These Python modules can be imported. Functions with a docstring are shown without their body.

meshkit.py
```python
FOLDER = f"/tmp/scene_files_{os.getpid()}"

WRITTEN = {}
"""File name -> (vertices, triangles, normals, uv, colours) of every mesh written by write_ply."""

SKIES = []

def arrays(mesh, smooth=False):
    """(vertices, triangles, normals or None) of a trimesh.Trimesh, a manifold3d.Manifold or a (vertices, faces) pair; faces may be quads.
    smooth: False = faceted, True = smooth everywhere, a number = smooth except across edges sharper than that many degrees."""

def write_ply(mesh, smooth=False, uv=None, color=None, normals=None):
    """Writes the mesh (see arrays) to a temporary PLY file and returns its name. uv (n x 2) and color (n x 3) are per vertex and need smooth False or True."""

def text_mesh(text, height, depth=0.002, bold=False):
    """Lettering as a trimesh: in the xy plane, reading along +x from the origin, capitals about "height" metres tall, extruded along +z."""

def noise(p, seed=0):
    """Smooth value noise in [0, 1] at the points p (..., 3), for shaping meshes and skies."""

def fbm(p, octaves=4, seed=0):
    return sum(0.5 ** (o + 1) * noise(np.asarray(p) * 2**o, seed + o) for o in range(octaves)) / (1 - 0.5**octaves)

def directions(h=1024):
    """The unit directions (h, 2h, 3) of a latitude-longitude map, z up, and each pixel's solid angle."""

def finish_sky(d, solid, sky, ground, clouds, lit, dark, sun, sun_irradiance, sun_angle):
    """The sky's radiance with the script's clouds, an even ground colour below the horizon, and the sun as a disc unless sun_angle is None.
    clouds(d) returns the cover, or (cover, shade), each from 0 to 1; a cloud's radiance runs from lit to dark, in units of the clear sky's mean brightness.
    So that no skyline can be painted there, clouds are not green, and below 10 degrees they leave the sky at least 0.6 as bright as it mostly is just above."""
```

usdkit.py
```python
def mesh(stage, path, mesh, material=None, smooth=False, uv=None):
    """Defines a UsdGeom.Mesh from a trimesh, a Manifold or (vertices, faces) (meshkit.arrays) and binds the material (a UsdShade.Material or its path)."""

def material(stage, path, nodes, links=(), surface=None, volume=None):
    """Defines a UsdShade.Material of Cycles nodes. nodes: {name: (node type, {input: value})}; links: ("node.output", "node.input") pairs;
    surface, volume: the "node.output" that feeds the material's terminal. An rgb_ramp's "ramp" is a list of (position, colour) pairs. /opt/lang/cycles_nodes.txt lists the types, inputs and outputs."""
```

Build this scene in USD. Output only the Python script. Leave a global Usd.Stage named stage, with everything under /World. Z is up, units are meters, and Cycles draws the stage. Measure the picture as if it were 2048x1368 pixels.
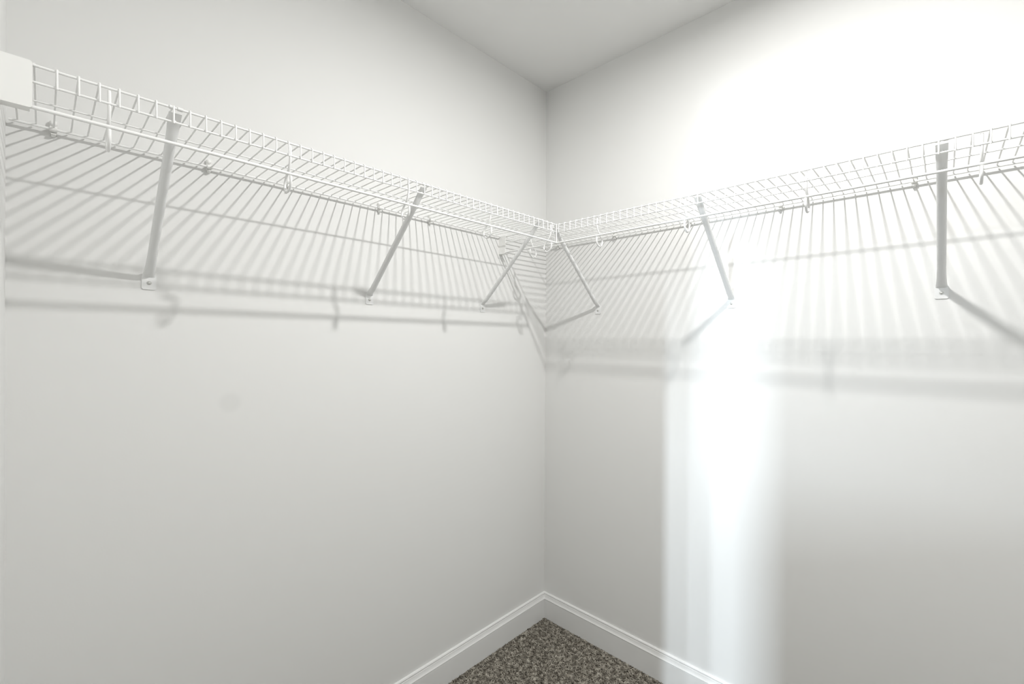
import math
import numpy as np
import trimesh
import usdkit
import meshkit
from shapely.geometry import Point, Polygon, box as sbox
from pxr import Gf, Sdf, Usd, UsdGeom, UsdLux, UsdShade

stage = Usd.Stage.CreateInMemory()
UsdGeom.SetStageUpAxis(stage, UsdGeom.Tokens.z)
UsdGeom.SetStageMetersPerUnit(stage, 1.0)
UsdGeom.Xform.Define(stage, '/World')
UsdGeom.Scope.Define(stage, '/World/Looks')

# ------------------------------------------------------------------ camera
# World: the corner of the closet is x = y = 0; left wall is y = 0, right wall is x = 0.
YAW, PITCH, ROLL = map(math.radians, (43.8144, -0.1104, 0.2883))
CAM = np.array([-1.6236, -1.3416, 1.2803])
FPX = 900.697
cam = UsdGeom.Camera.Define(stage, '/World/camera')
cam.CreateHorizontalApertureAttr(36.0)
cam.CreateVerticalApertureAttr(36.0 * 1368 / 2048)
cam.CreateFocalLengthAttr(36.0 * FPX / 2048)
cam.CreateClippingRangeAttr(Gf.Vec2f(0.01, 100))
EXPOSURE = 0.0
cam.CreateExposureAttr(EXPOSURE)
fw = np.array([math.cos(PITCH) * math.cos(YAW), math.cos(PITCH) * math.sin(YAW), math.sin(PITCH)])
r0 = np.array([math.sin(YAW), -math.cos(YAW), 0])
u0 = np.cross(r0, fw)
r1 = r0 * math.cos(ROLL) + u0 * math.sin(ROLL)
u1 = -r0 * math.sin(ROLL) + u0 * math.cos(ROLL)
cam.AddTransformOp().Set(Gf.Matrix4d(*r1, 0, *u1, 0, *(-fw), 0, *CAM, 1))

# ------------------------------------------------------------------ lights
# the closet's small flush ceiling lamp
LAMP = (-0.784, -1.086, 2.400)
lamp = UsdLux.DiskLight.Define(stage, '/World/ceiling_lamp_light')
lamp.CreateRadiusAttr(0.030)
lamp.CreateIntensityAttr(2230.0)
lamp.CreateColorAttr(Gf.Vec3f(1.0, 0.993, 0.972))
lamp.AddTranslateOp().Set(Gf.Vec3d(*LAMP))
# daylight from two windows of the room beyond the door
for name, y, w, z, h, power, tint in (('window_light', -0.93, 0.25, 3.0, 2.8, 128.0, (0.82, 0.92, 1.0)),
                                      ('window_light_001', -1.232, 0.09, 3.75, 1.5, 470.0, (0.82, 0.92, 1.0))):
    s = UsdLux.RectLight.Define(stage, '/World/' + name)
    s.CreateWidthAttr(h)
    s.CreateHeightAttr(w)
    s.CreateIntensityAttr(power)
    s.CreateColorAttr(Gf.Vec3f(*tint))
    s.AddTranslateOp().Set(Gf.Vec3d(-5.55, y, z))
    s.AddRotateYOp().Set(-90.0)

# ------------------------------------------------------------------ materials
def mat(name, nodes, links=(), surface='p.BSDF'):
    return usdkit.material(stage, '/World/Looks/' + name, nodes, links, surface=surface)

def paint(name, c, rough, scale=260.0, bump=0.04):
    return mat(name, {'g': ('geometry', {}), 'n': ('noise_texture', {'scale': scale, 'detail': 3.0}),
                      'b': ('bump', {'strength': bump, 'distance': 0.002}),
                      'p': ('principled_bsdf', {'base_color': c, 'roughness': rough, 'specular_ior_level': 0.3})},
               [('g.position', 'n.vector'), ('n.fac', 'b.height'), ('b.normal', 'p.normal')])

M_CEIL = paint('ceiling_paint', (0.86, 0.86, 0.85), 0.9, 180, 0.05)
M_TRIM = paint('trim_paint', (0.86, 0.86, 0.85), 0.35, 90, 0.01)
M_WALL = paint('wall_paint', (0.84, 0.84, 0.828), 0.75)
M_WIRE = mat('white_vinyl', {'p': ('principled_bsdf', {'base_color': (0.93, 0.93, 0.92), 'roughness': 0.35, 'specular_ior_level': 0.4})})
M_STEEL = mat('white_powder_coat', {'p': ('principled_bsdf', {'base_color': (0.87, 0.875, 0.87), 'roughness': 0.4})})
M_PLASTIC = mat('white_plastic', {'p': ('principled_bsdf', {'base_color': (0.90, 0.90, 0.88), 'roughness': 0.45})})
M_SCREW = mat('screw_zinc', {'p': ('principled_bsdf', {'base_color': (0.62, 0.62, 0.60), 'roughness': 0.45, 'metallic': 0.5})})
M_LENS = mat('lamp_lens', {'p': ('principled_bsdf', {'base_color': (0.9, 0.9, 0.88), 'roughness': 0.5})})
# wall paint with one faint greyish touch-up spot on the left wall
SPOT = (-1.285, 0.0, 1.117)
M_WALL_L = mat('wall_paint_spot', {
    'g': ('geometry', {}), 'n': ('noise_texture', {'scale': 260.0, 'detail': 3.0}),
    'b': ('bump', {'strength': 0.04, 'distance': 0.002}),
    'm': ('mapping', {'mapping_type': 'point', 'location': tuple(-c for c in SPOT)}),
    'v': ('separate_xyz', {}), 'xx': ('math', {'math_type': 'multiply'}), 'zz': ('math', {'math_type': 'multiply'}),
    'a': ('math', {'math_type': 'add'}), 'q': ('math', {'math_type': 'sqrt'}),
    'r': ('map_range', {'from_min': 0.014, 'from_max': 0.034, 'to_min': 0.05, 'to_max': 0.0, 'range_type': 'smoothstep', 'clamp': True}),
    'k': ('mix_color', {'blend_type': 'mix', 'a': (0.84, 0.84, 0.828), 'b': (0.0, 0.0, 0.0)}),
    'p': ('principled_bsdf', {'roughness': 0.75, 'specular_ior_level': 0.3})},
    [('g.position', 'n.vector'), ('n.fac', 'b.height'), ('b.normal', 'p.normal'), ('g.position', 'm.vector'), ('m.vector', 'v.vector'),
     ('v.x', 'xx.value1'), ('v.x', 'xx.value2'), ('v.z', 'zz.value1'), ('v.z', 'zz.value2'), ('xx.value', 'a.value1'), ('zz.value', 'a.value2'),
     ('a.value', 'q.value1'), ('q.value', 'r.value'), ('r.result', 'k.fac'), ('k.result', 'p.base_color')])
M_CARPET = mat('carpet_yarn', {
    'g': ('geometry', {}), 'n': ('noise_texture', {'scale': 60.0, 'detail': 2.0, 'roughness': 0.6}),
    'n2': ('math', {'math_type': 'multiply_add', 'value2': 1.5, 'value3': -0.55}), 'ri': ('math', {'math_type': 'multiply_add', 'value2': 0.6}),
    'c': ('rgb_ramp', {'ramp': [(0.0, (0.16, 0.145, 0.12)), (0.3, (0.40, 0.37, 0.315)), (0.6, (0.64, 0.605, 0.535)), (1.0, (0.84, 0.81, 0.74))]}),
    'p': ('principled_bsdf', {'roughness': 0.95, 'specular_ior_level': 0.1})},
    [('g.position', 'n.vector'), ('n.fac', 'n2.value1'), ('g.random_per_island', 'ri.value1'), ('n2.value', 'ri.value3'),
     ('ri.value', 'c.fac'), ('c.color', 'p.base_color')])
M_CARPET_BASE = mat('carpet_backing', {
    'g': ('geometry', {}), 'n': ('noise_texture', {'scale': 140.0, 'detail': 3.0}),
    'c': ('rgb_ramp', {'ramp': [(0.3, (0.14, 0.125, 0.10)), (0.7, (0.30, 0.27, 0.225))]}),
    'p': ('principled_bsdf', {'roughness': 1.0, 'specular_ior_level': 0.05})},
    [('g.position', 'n.vector'), ('n.fac', 'c.fac'), ('c.color', 'p.base_color')])

# ------------------------------------------------------------------ helpers
TAKEN = {}
def numbered(parent, name):
    k = TAKEN.get((parent, name), 0)
    TAKEN[(parent, name)] = k + 1
    return name if k == 0 else f'{name}_{k:03d}'

def obj(name, mesh, m, parent=None, smooth=58):
    base = '/World' if parent is None else str(parent.GetPath())
    return usdkit.mesh(stage, f'{base}/{numbered(base, name)}', mesh, m, smooth=smooth).GetPrim()

def tag(o, label=None, cat=None, group=None, kind=None):
    for k, v in (('label', label), ('category', cat), ('group', group), ('kind', kind)):
        if v:
            o.SetCustomDataByKey(k, v)
    return o

def place(x, loc, rotz):
    x.AddTranslateOp().Set(Gf.Vec3d(*map(float, loc)))
    x.AddRotateZOp().Set(float(rotz))

def thing(name, label, cat, loc=(0, 0, 0), rotz=0.0, group=None):
    x = UsdGeom.Xform.Define(stage, '/World/' + numbered('/World', name))
    place(x, loc, rotz)
    return tag(x.GetPrim(), label, cat, group)

def dup(src, label, loc, rotz):
    x = UsdGeom.Xform.Define(stage, '/World/' + numbered('/World', src.GetName()))
    was = src.GetCustomData()
    x.GetPrim().GetReferences().AddInternalReference(src.GetPath())
    x.GetPrim().SetInstanceable(True)
    x.ClearXformOpOrder()
    for op, val in (('translate', Gf.Vec3d(*map(float, loc))), ('rotateZ', float(rotz))):
        x.GetPrim().GetAttribute('xformOp:' + op).Set(val)
    x.GetXformOpOrderAttr().Set(['xformOp:translate', 'xformOp:rotateZ'])
    return tag(x.GetPrim(), label, was['category'], was.get('group'))

def cat(*ms):
    return trimesh.util.concatenate([m for m in ms])

def bx(lo, hi):
    lo, hi = np.array(lo, float), np.array(hi, float)
    m = trimesh.creation.box(hi - lo)
    m.apply_translation((lo + hi) / 2)
    return m

def tube(path, r, sides=10, cap=True):
    p = np.asarray(path, float)
    n = len(p)
    t = np.gradient(p, axis=0) if n > 2 else np.repeat([p[-1] - p[0]], n, 0)
    t = t / np.linalg.norm(t, axis=1, keepdims=True)
    ref = np.array([0, 0, 1.0]) if abs(t[0][2]) < 0.9 else np.array([1.0, 0, 0])
    a = np.cross(t[0], ref); a /= np.linalg.norm(a)
    rings = []
    rr = np.broadcast_to(r, (n,))
    ang = np.arange(sides) * 2 * np.pi / sides
    for i in range(n):
        a = a - t[i] * (a @ t[i]); a /= np.linalg.norm(a)
        b = np.cross(t[i], a)
        rings.append(p[i] + rr[i] * (np.cos(ang)[:, None] * a + np.sin(ang)[:, None] * b))
    v = np.vstack(rings)
    f = []
    for i in range(n - 1):
        for j in range(sides):
            k = (j + 1) % sides
            q = (i * sides + j, i * sides + k, (i + 1) * sides + k, (i + 1) * sides + j)
            f += [(q[0], q[1], q[2]), (q[0], q[2], q[3])]
    if cap:
        v = np.vstack([v, p[0], p[-1]])
        c0, c1 = len(v) - 2, len(v) - 1
        for j in range(sides):
            k = (j + 1) % sides
            f += [(c0, k, j), (c1, (n - 1) * sides + j, (n - 1) * sides + k)]
    return trimesh.Trimesh(v, np.array(f), process=False)

def curve(pts, n=5):
    """Catmull-Rom through the points."""
    p = np.asarray(pts, float)
    q = np.vstack([2 * p[0] - p[1], p, 2 * p[-1] - p[-2]])
    out = []
    for i in range(1, len(q) - 2):
        for s in np.linspace(0, 1, n, endpoint=False):
            a, b, c, d = q[i - 1], q[i], q[i + 1], q[i + 2]
            out.append(0.5 * (2 * b + (c - a) * s + (2 * a - 5 * b + 4 * c - d) * s ** 2 + (3 * b - a - 3 * c + d) * s ** 3))
    return np.array(out + [p[-1]])

def flipped(m):
    m = m.copy()
    m.faces = m.faces[:, ::-1]
    return m

def mapped(m, M, T=(0, 0, 0)):
    """Applies a 3 x 3 matrix and keeps the faces outward."""
    m = m.copy()
    m.vertices = m.vertices @ np.asarray(M, float).T + np.asarray(T, float)
    if np.linalg.det(M) < 0:
        m.faces = m.faces[:, ::-1]
    return m

def loft(sections):
    """Closed solid through equal-length rings of points."""
    s = len(sections[0]); v = np.vstack(sections); f = []
    for i in range(len(sections) - 1):
        for j in range(s):
            k = (j + 1) % s
            q = (i * s + j, i * s + k, (i + 1) * s + k, (i + 1) * s + j)
            f += [(q[0], q[1], q[2]), (q[0], q[2], q[3])]
    v = np.vstack([v, np.mean(sections[0], 0), np.mean(sections[-1], 0)])
    for j in range(s):
        k = (j + 1) % s
        f += [(len(v) - 2, k, j), (len(v) - 1, (len(sections) - 1) * s + j, (len(sections) - 1) * s + k)]
    m = trimesh.Trimesh(v, np.array(f), process=False)
    if m.volume < 0:
        m.faces = m.faces[:, ::-1]
    return m

def plate(poly, t):
    """A shapely polygon (x, z) as a plate in the plane y, thickness t from y = 0 outward (+y)."""
    m = trimesh.creation.extrude_polygon(poly, t, engine='earcut')
    return mapped(m, [[1, 0, 0], [0, 0, 1], [0, 1, 0]])

def rrect(w0, z0, w1, z1, r):
    return sbox(w0 + r, z0 + r, w1 - r, z1 - r).buffer(r, quad_segs=6)

# ------------------------------------------------------------------ the room
XS, YB, H = -1.675, -2.17, 2.44       # near side wall, wall behind, ceiling height
WT = 0.115
JL, JR, DH = -0.78, -1.56, 2.05       # door opening in the side wall
tag(obj('wall_left', bx((XS - WT, 0, 0), (WT, WT, H)), M_WALL_L, smooth=False), kind='structure')
tag(obj('wall_right', bx((0, YB - WT, 0), (WT, 0, H)), M_WALL, smooth=False), kind='structure')
tag(obj('wall_back', bx((XS - WT, YB - WT, 0), (0, YB, H)), M_WALL, smooth=False), kind='structure')
side = cat(bx((XS - WT, JL, 0), (XS, 0, H)), bx((XS - WT, YB, 0), (XS, JR, H)), bx((XS - WT, JR, DH), (XS, JL, H)))
tag(obj('wall_near', side, M_WALL, smooth=False), kind='structure')
tag(obj('ceiling', bx((XS - WT, YB - WT, H), (WT, WT, H + 0.1)), M_CEIL, smooth=False), kind='structure')
floor = tag(obj('floor', bx((XS - WT, YB - WT, -0.1), (WT, WT, -0.004)), M_CARPET_BASE, smooth=False), kind='structure')

# baseboard: flat board, moulded cap
PROF = [(0, 0.0), (0.0135, 0.0), (0.0135, 0.0850), (0.0125, 0.0868), (0.0145, 0.0885), (0.0145, 0.0905), (0.0128, 0.0925), (0.0112, 0.0950),
        (0.0098, 0.0985), (0.0088, 0.1020), (0.0080, 0.1055), (0.0068, 0.1066), (0.0078, 0.1085), (0.0078, 0.1115), (0.0062, 0.1140), (0.0035, 0.1153), (0, 0.1153)]
def baseboard(a, b, inward, name):
    """Runs from a to b along a wall; mitred at both ends so that neighbours meet."""
    a, b, inward = (np.array(v, float) for v in (a, b, inward))
    d = (b - a) / np.linalg.norm(b - a)
    A = [np.array([*(a + inward * t + d * t), z]) for t, z in PROF]
    B = [np.array([*(b + inward * t - d * t), z]) for t, z in PROF]
    m = loft([np.array(A), np.array(B)])
    # replace the fan caps' centre by a real triangulation only where it shows: the mitres meet, so the fans are hidden
    return tag(obj(name, m, M_TRIM, smooth=25), kind='structure')
baseboard((XS, 0), (0, 0), (0, -1), 'baseboard_left')
baseboard((0, 0), (0, YB), (-1, 0), 'baseboard_right')
baseboard((0, YB), (XS, YB), (0, 1), 'baseboard_back')
CW = 0.057
baseboard((XS, JL + CW), (XS, 0), (1, 0), 'baseboard_near')

# door frame and a door left ajar into the next room (behind the camera)
def casing(x, out):
    t = 0.012 * out
    lo, hi = min(x, x + t), max(x, x + t)
    return [bx((lo, JL, 0), (hi, JL + CW, DH + CW)), bx((lo, JR - CW, 0), (hi, JR, DH + CW)), bx((lo, JR, DH), (hi, JL, DH + CW))]
lin = [bx((XS - WT, JL - 0.002, 0), (XS, JL, DH)), bx((XS - WT, JR, 0), (XS, JR + 0.002, DH))]
tag(obj('trim_1', cat(*casing(XS, 1), *casing(XS - WT, -1), *lin), M_TRIM, smooth=False), kind='structure')
door = UsdGeom.Xform.Define(stage, '/World/' + numbered('/World', 'door_1'))
place(door, (XS - WT, JR + 0.004, 0), 31.4)
door = tag(door.GetPrim(), kind='structure')
leaf = [bx((-0.035, 0, 0.012), (0, 0.75, DH - 0.004))]
obj('leaf', cat(*leaf), M_TRIM, door, smooth=False)
for z0, z1 in ((0.22, 0.86), (1.06, 1.88)):
    for y0, y1 in ((0.10, 0.35), (0.40, 0.65)):
        fr = sbox(y0, z0, y1, z1).difference(sbox(y0 + 0.02, z0 + 0.02, y1 - 0.02, z1 - 0.02))
        m = trimesh.creation.extrude_polygon(fr, 0.006, engine='earcut')
        obj('panel_moulding', mapped(m, [[0, 0, 1], [1, 0, 0], [0, 1, 0]], (0, 0, 0)), M_TRIM, door, smooth=False)
kn = trimesh.creation.icosphere(2, 0.026); kn.apply_scale((0.8, 1, 1)); kn.apply_translation((0.05, 0.69, 0.95))
obj('door_knob', cat(kn, tube([(0, 0.69, 0.95), (0.04, 0.69, 0.95)], 0.011, 16)), M_SCREW, door)

# ceiling lamp: slim round housing around the light disc (above the picture)
lampx = thing('ceiling_lamp', 'slim round white lamp flush under the closet ceiling', 'lamp', (LAMP[0], LAMP[1], H))
prof = np.array([(0.0, 0.0), (0.062, 0.0), (0.062, -0.022), (0.056, -0.036), (0.046, -0.038), (0.044, -0.030), (0.0, -0.030)])
ring = trimesh.creation.revolve(prof[::-1], sections=48)
obj('housing', ring, M_PLASTIC, lampx)

# ------------------------------------------------------------------ carpet pile
rng = np.random.default_rng(7)
def carpet():
    den = 46000
    x0, x1, y0, y1 = XS + 0.014, -0.0125, YB + 0.014, -0.0125
    n = int(den * (x1 - x0) * (y1 - y0))
    c = np.stack([rng.uniform(x0, x1, n), rng.uniform(y0, y1, n)], 1)
    a = rng.uniform(0, 2 * np.pi, n)
    lean = rng.uniform(0.001, 0.0065, n)
    hgt = rng.uniform(0.007, 0.0105, n)
    rad = rng.uniform(0.0018, 0.0034, n)
    d = np.stack([np.cos(a), np.sin(a)], 1)
    d2 = np.stack([np.cos(a + rng.uniform(-1.2, 1.2, n)), np.sin(a + rng.uniform(-1.2, 1.2, n))], 1)
    zb = np.full(n, -0.006)
    P = [np.column_stack([c, zb]), np.column_stack([c + d * (lean * 0.5)[:, None], zb + hgt * 0.7]),
         np.column_stack([c + d * (lean * 0.8)[:, None] + d2 * (lean * 0.7)[:, None], zb + hgt])]
    R = [rad * 0.8, rad, rad * 0.75]
    S = 4
    vs = []
    tw = rng.uniform(0, 2 * np.pi, n)
    for k in range(3):
        for j in range(S):
            an = tw + j * 2 * np.pi / S + 0.5 * k
            off = np.column_stack([np.cos(an) * R[k], np.sin(an) * R[k], np.zeros(n)])
            if k == 2:                                   # tilt the tip ring with the lean
                off[:, 2] = -0.5 * (off[:, 0] * d[:, 0] + off[:, 1] * d[:, 1])
            vs.append(P[k] + off)
    V = np.stack(vs, 1)                                  # n, 12, 3
    V[..., 0] = np.clip(V[..., 0], x0 - 0.001, x1 + 0.001); V[..., 1] = np.clip(V[..., 1], y0 - 0.001, y1 + 0.001)
    f = []
    for k in range(2):
        for j in range(S):
            q = (k * S + j, k * S + (j + 1) % S, (k + 1) * S + (j + 1) % S, (k + 1) * S + j)
            f += [(q[0], q[1], q[2]), (q[0], q[2], q[3])]
    f += [(8, 9, 10), (8, 10, 11)]
    F = (np.array(f)[None] + (np.arange(n) * 12)[:, None, None]).reshape(-1, 3)
    return V.reshape(-1, 3), F
cv, cf = carpet()
tag(obj('carpet_pile', (cv, cf), M_CARPET, smooth=False), 'mottled grey-brown cut pile carpet covering the closet floor', 'carpet', kind='stuff')

# ------------------------------------------------------------------ wire shelves
# profile frame: u along the wall, dep out from the wall, z up
DEP, ZT, ZM, ZR, ZB = 0.305, 1.7110, 1.6846, 1.6448, 1.7125
R_TOP, R_MID, R_HANG, R_DECK, R_BACK, R_W, R_J = 0.0022, 0.0021, 0.0033, 0.0016, 0.0026, 0.00155, 0.0028
PITCH_W = 0.0254
MAP_L = np.array([[1, 0, 0], [0, -1, 0], [0, 0, 1]], float)        # left wall:  x = u, y = -dep
MAP_R = np.array([[0, -1, 0], [1, 0, 0], [0, 0, 1]], float)        # right wall: x = -dep, y = u

def wire_path():
    zt = ZT + R_TOP + R_W * 0.9
    zb = ZB + R_BACK + R_W * 0.7
    f = DEP + R_TOP + R_W * 0.9
    return np.array([(0, 0.0085, zb), (0, 0.10, zb + (zt - zb) * 0.33), (0, 0.20, zb + (zt - zb) * 0.66), (0, f - 0.005, zt), (0, f - 0.0022, zt - 0.0006),
                     (0, f - 0.0006, zt - 0.0024), (0, f, zt - 0.0055), (0, f, ZM + 0.005), (0, f, ZM - 0.0030)])
WIRE = tube(wire_path(), R_W, 8)
FLAT_WIRE = tube(wire_path()[:4], R_W, 8)
JPTS = [(0, 0.302, 1.7075), (0, 0.3035, 1.690), (0, 0.302, 1.672), (0, 0.2945, 1.657), (0, 0.282, 1.6455), (0, 0.2735, 1.6340), (0, 0.2715, 1.6240),
        (0, 0.2755, 1.6155), (0, 0.2845, 1.6102), (0, 0.2945, 1.6110), (0, 0.3025, 1.6175), (0, 0.3070, 1.6270), (0, 0.3062, 1.6400)]
HOOK = tube(curve(JPTS, 4), R_J, 10)

def shelf(label, M, origin, u0, u1, wires, hooks, end_wire, cut=9.0, start=-9.0):
    t = thing('wire_shelf', label, 'shelf', origin)
    T = -np.array(origin, float)
    P = lambda m: mapped(m, M, T)
    W = lambda u, m: P(mapped(m, np.eye(3), (u, 0, 0)))
    L = lambda dep, z, r, n, a=u0, b=u1: obj(n, P(tube([(a, dep, z), (b, dep, z)], r, 12)), M_WIRE, t)
    L(DEP, ZT, R_TOP, 'front_rod')
    L(DEP, ZM, R_MID, 'lip_rod')
    L(DEP, ZR, R_HANG, 'hanging_rod')
    L(DEP / 2, 1.7108, R_DECK, 'deck_rod')
    L(0.0125, ZB, R_BACK, 'back_rod')
    for u in wires:
        obj('cross_wire', W(u, FLAT_WIRE if u > cut or u < start else WIRE), M_WIRE, t)
    for u in hooks:
        obj('rod_hook', W(u, HOOK), M_WIRE, t)
    for u in end_wire:
        f = DEP + R_TOP + R_W
        obj('end_wire', W(u, tube([(0, f, ZT + 0.002), (0, f, ZR - 0.002)], 0.0021, 8)), M_WIRE, t)
    return t

UL = -1.6083 + PITCH_W * np.arange(-2, 60)
UL = UL[(UL > XS + 0.008) & (UL < -DEP - 0.012)]
UR = -1.1535 + PITCH_W * np.arange(-60, 60)
YE = YB + 0.004
UR = UR[(UR > YE + 0.01) & (UR < -0.008)]
shelf('white wire shelf along the left wall ending at the shelf in the corner', MAP_L, (XS, 0, ZB), XS + 0.004, -DEP - 0.006, UL,
      [-1.5450, -1.2476, -0.9449, -0.6423, -0.3400], [-DEP - 0.0085], start=-1.625)
shelf('white wire shelf running into the corner along the right wall', MAP_R, (0, YE, ZB), YE, -0.004, UR,
      [-2.0, -1.6975, -1.3950, -1.0907, -0.7848, -0.4784, -0.1736], [-DEP + 0.006], cut=-DEP + 0.02)

# ------------------------------------------------------------------ shelf braces
# local frame of things on a wall: x along the wall, y out from the wall, z up; origin on the wall
def make_brace(label, loc, rotz):
    t = thing('shelf_brace', label, 'bracket', loc, rotz, 'white braces under the wire shelves')
    z0 = 1.4115                                     # the screw's height, thing's origin
    # foot plate with rounded corners
    obj('foot_plate', plate(rrect(-0.0135, -0.0150, 0.0135, 0.0190, 0.0045), 0.0022), M_STEEL, t)
    # arm: half-round channel that flattens into the plate below and the hook above
    def sec(p, tangent, w, hgt, n=14):
        tangent = np.array(tangent, float) / np.linalg.norm(tangent)
        out = np.array([0, tangent[2], -tangent[1]])           # faces the room, downward
        ang = np.linspace(0, np.pi, n)
        ring = [np.array(p) + np.array([w / 2 * math.cos(a), 0, 0]) + out * hgt * math.sin(a) for a in ang]
        ring += [np.array(p) + np.array([w / 2 * math.cos(a), 0, 0]) - out * 0.0008 for a in ang[::-1]]
        return np.array(ring)
    foot, top = np.array([0, 0.0065, 0.0200]), np.array([0, DEP - 0.0050, ZT - 0.0052 - z0])
    d = (top - foot) / np.linalg.norm(top - foot)
    S = [sec((0, 0.0012, 0.0130), (0, 0.15, 1), 0.0240, 0.0012), sec((0, 0.0022, 0.0180), (0, 0.35, 1), 0.0232, 0.0045),
         sec((0, 0.0050, 0.0235), d, 0.0215, 0.0072), sec(foot + d * 0.022, d, 0.0195, 0.0080), sec(foot + d * 0.055, d, 0.0178, 0.0085),
         sec(foot + d * 0.30, d, 0.0178, 0.0085), sec(top - d * 0.060, d, 0.0182, 0.0080), sec(top - d * 0.042, d, 0.0190, 0.0050),
         sec(top - d * 0.030, d, 0.0200, 0.0018), sec(top - d * 0.002, d, 0.0205, 0.0014)]
    obj('arm', loft(S), M_STEEL, t, smooth=50)
    # hook: the flat end of the arm bends over the front rod; a raised dimple below it
    m = trimesh.creation.icosphere(2, 0.0032)
    m.apply_scale((1, 0.6, 0.9)); m.apply_translation(top - d * 0.017 + np.array([0, 0.0010, -0.0012]))
    yc, zc, ri, ro = DEP, ZT - z0, 0.0026, 0.0037
    arc = np.linspace(1.22 * np.pi, -0.15 * np.pi, 14)
    poly = Polygon([(yc + ro * math.cos(a), zc + ro * math.sin(a)) for a in arc] + [(yc + ri * math.cos(a), zc + ri * math.sin(a)) for a in arc[::-1]])
    for x0, x1 in ((-0.0105, -0.0022), (0.0022, 0.0105)):
        hk = trimesh.creation.extrude_polygon(poly, x1 - x0, engine='earcut')
        m = cat(m, mapped(hk, [[0, 0, 1], [1, 0, 0], [0, 1, 0]], (x0, 0, 0)))
    obj('hook', m, M_STEEL, t, smooth=40)
    washer = trimesh.creation.cylinder(0.0047, 0.0010, sections=24)
    head = trimesh.creation.icosphere(2, 0.0036)
    head.apply_scale((1, 1, 0.75))
    sc = mapped(cat(washer, head), [[1, 0, 0], [0, 0, 1], [0, 1, 0]], (0, 0.0024, 0))
    obj('screw', sc, M_SCREW, t)
    return t
ZS = 1.4115
BR = [('white metal shelf brace on the left wall, farthest from the corner', (-1.4520, 0, ZS), 180),
      ('white metal shelf brace on the left wall, middle one of its three', (-0.8925, 0, ZS), 180),
      ('white metal shelf brace on the left wall next to the corner', (-0.3985, 0, ZS), 180),
      ('white metal shelf brace on the right wall next to the corner', (0, -0.2870, ZS), 90),
      ('white metal shelf brace on the right wall with its foot in the bright light strip', (0, -0.8190, ZS), 90),
      ('white metal shelf brace on the right wall farthest from the corner, seen head-on', (0, -1.3360, ZS), 90)]
brace0 = make_brace(*BR[0])
for b in BR[1:]:
    dup(brace0, *b)

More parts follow.
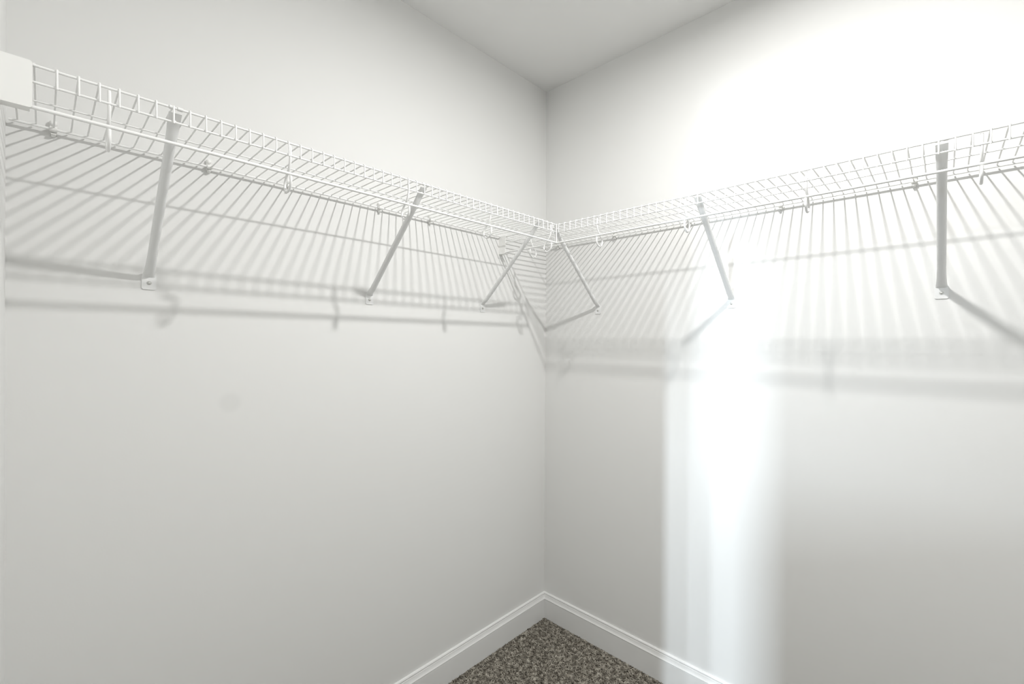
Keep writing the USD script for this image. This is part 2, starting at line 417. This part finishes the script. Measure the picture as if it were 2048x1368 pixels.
# ------------------------------------------------------------------ wall clips that hold the back rods
def make_clip(label, loc, rotz):
    t = thing('wall_clip', label, 'clip', loc, rotz, 'small clips holding the back rods')
    # origin: on the wall at the height of the back rod; boss above, saddle over the rod, tongue below
    body = cat(bx((-0.0050, 0, -0.0080), (0.0050, 0.0050, 0.0180)))
    yc = 0.0125
    arc = np.linspace(-0.65 * np.pi, 0.75 * np.pi, 14)
    ri, ro = R_BACK + 0.0002, R_BACK + 0.0024
    poly = Polygon([(yc + ro * math.cos(a), ro * math.sin(a)) for a in arc] + [(yc + ri * math.cos(a), ri * math.sin(a)) for a in arc[::-1]])
    sad = mapped(trimesh.creation.extrude_polygon(poly, 0.0110, engine='earcut'), [[0, 0, 1], [1, 0, 0], [0, 1, 0]], (-0.0055, 0, 0))
    link = bx((-0.0050, 0.0040, 0.0034), (0.0050, 0.0120, 0.0056))
    obj('saddle', cat(body, sad, link), M_PLASTIC, t, smooth=40)
    bossp = np.array([(0.0, 0.0105), (0.0030, 0.0100), (0.0052, 0.0085), (0.0062, 0.0060), (0.0062, 0.0), (0.0, 0.0)])
    boss = mapped(trimesh.creation.revolve(bossp[::-1], sections=24), [[1, 0, 0], [0, 0, 1], [0, -1, 0]], (0, 0, 0.0150))
    if boss.volume < 0:
        boss.faces = boss.faces[:, ::-1]
    obj('anchor_boss', boss, M_PLASTIC, t, smooth=40)
    ton = loft([np.array([(-0.0042, 0.001, -0.0070), (0.0042, 0.001, -0.0070), (0.0042, 0.0085, -0.0060), (-0.0042, 0.0085, -0.0060)]),
                np.array([(-0.0032, 0.001, -0.0130), (0.0032, 0.001, -0.0130), (0.0032, 0.0140, -0.0105), (-0.0032, 0.0140, -0.0105)])])
    obj('tongue', ton, M_PLASTIC, t, smooth=False)
    return t
CL = [('small white clip on the left wall under the large end cap', (-1.6090, 0, ZB), 180),
      ('small white clip on the left wall, right of the brace farthest from the corner', (-1.3352, 0, ZB), 180),
      ('small white clip on the left wall showing through a rod hook loop', (-1.1455, 0, ZB), 180),
      ('small white clip on the left wall, just left of the middle brace', (-0.8610, 0, ZB), 180),
      ('small white clip on the left wall, right of the middle brace', (-0.6605, 0, ZB), 180),
      ('small white clip on the right wall shelf, nearest the room corner', (0, -0.0747, ZB), 90),
      ('small white clip on the right wall beside the brace nearest the corner', (0, -0.3685, ZB), 90),
      ('small white clip on the right wall behind a hook, left of the middle brace', (0, -0.6780, ZB), 90),
      ('small white clip on the right wall, right of the middle brace', (0, -0.9669, ZB), 90),
      ('small white clip on the right wall, left of the brace farthest from the corner', (0, -1.2815, ZB), 90)]
clip0 = make_clip(*CL[0])
for c in CL[1:]:
    dup(clip0, *c)

# ------------------------------------------------------------------ end brackets that carry the front lip at a wall
def make_end(label, loc, rotz):
    t = thing('end_bracket', label, 'bracket', loc, rotz, 'end brackets of the shelf lips')
    # origin: on the end wall at the front rod; x along the rod away from that wall, y towards the shelf's own wall, z up
    zt, zb = 0.0030, -0.0705
    yo, yi, ln = -0.0085, 0.0130, 0.0395
    face = trimesh.creation.extrude_polygon(sbox(0.001, zb, ln, zt).union(sbox(0.001, zb, 0.010, zt)).buffer(-0.004).buffer(0.004, quad_segs=6), 0.0025, engine='earcut')
    face = mapped(face, [[1, 0, 0], [0, 0, 1], [0, 1, 0]], (0, yo, 0))
    topm = bx((0.001, yo + 0.0025, zt - 0.0022), (ln - 0.004, yi, zt - 0.0002))
    bot = bx((0.001, yo + 0.0025, zb + 0.0002), (ln - 0.003, yi, zb + 0.0024))
    rib = bx((0.001, yo + 0.0025, zb + 0.0024), (0.0035, yi, zt - 0.0022))
    obj('cup', cat(face, topm, bot, rib), M_PLASTIC, t, smooth=False)
    fl = rrect(-0.0115, zb + 0.002, yi + 0.002, zt + 0.0015, 0.0015).union(rrect(-0.0115, zb - 0.0140, -0.0030, zb + 0.012, 0.0015))
    m = trimesh.creation.extrude_polygon(fl, 0.0020, engine='earcut')
    obj('wall_flange', mapped(m, [[0, 0, 1], [1, 0, 0], [0, 1, 0]]), M_PLASTIC, t, smooth=False)
    return t
end0 = make_end('large white plastic end cap on the left shelf lip at the left picture edge', (XS, -DEP, ZT), 0)
dup(end0, 'white end bracket fixed to the left wall near the room corner, below the shelf wires', (-DEP + 0.004, 0, ZT), -90)
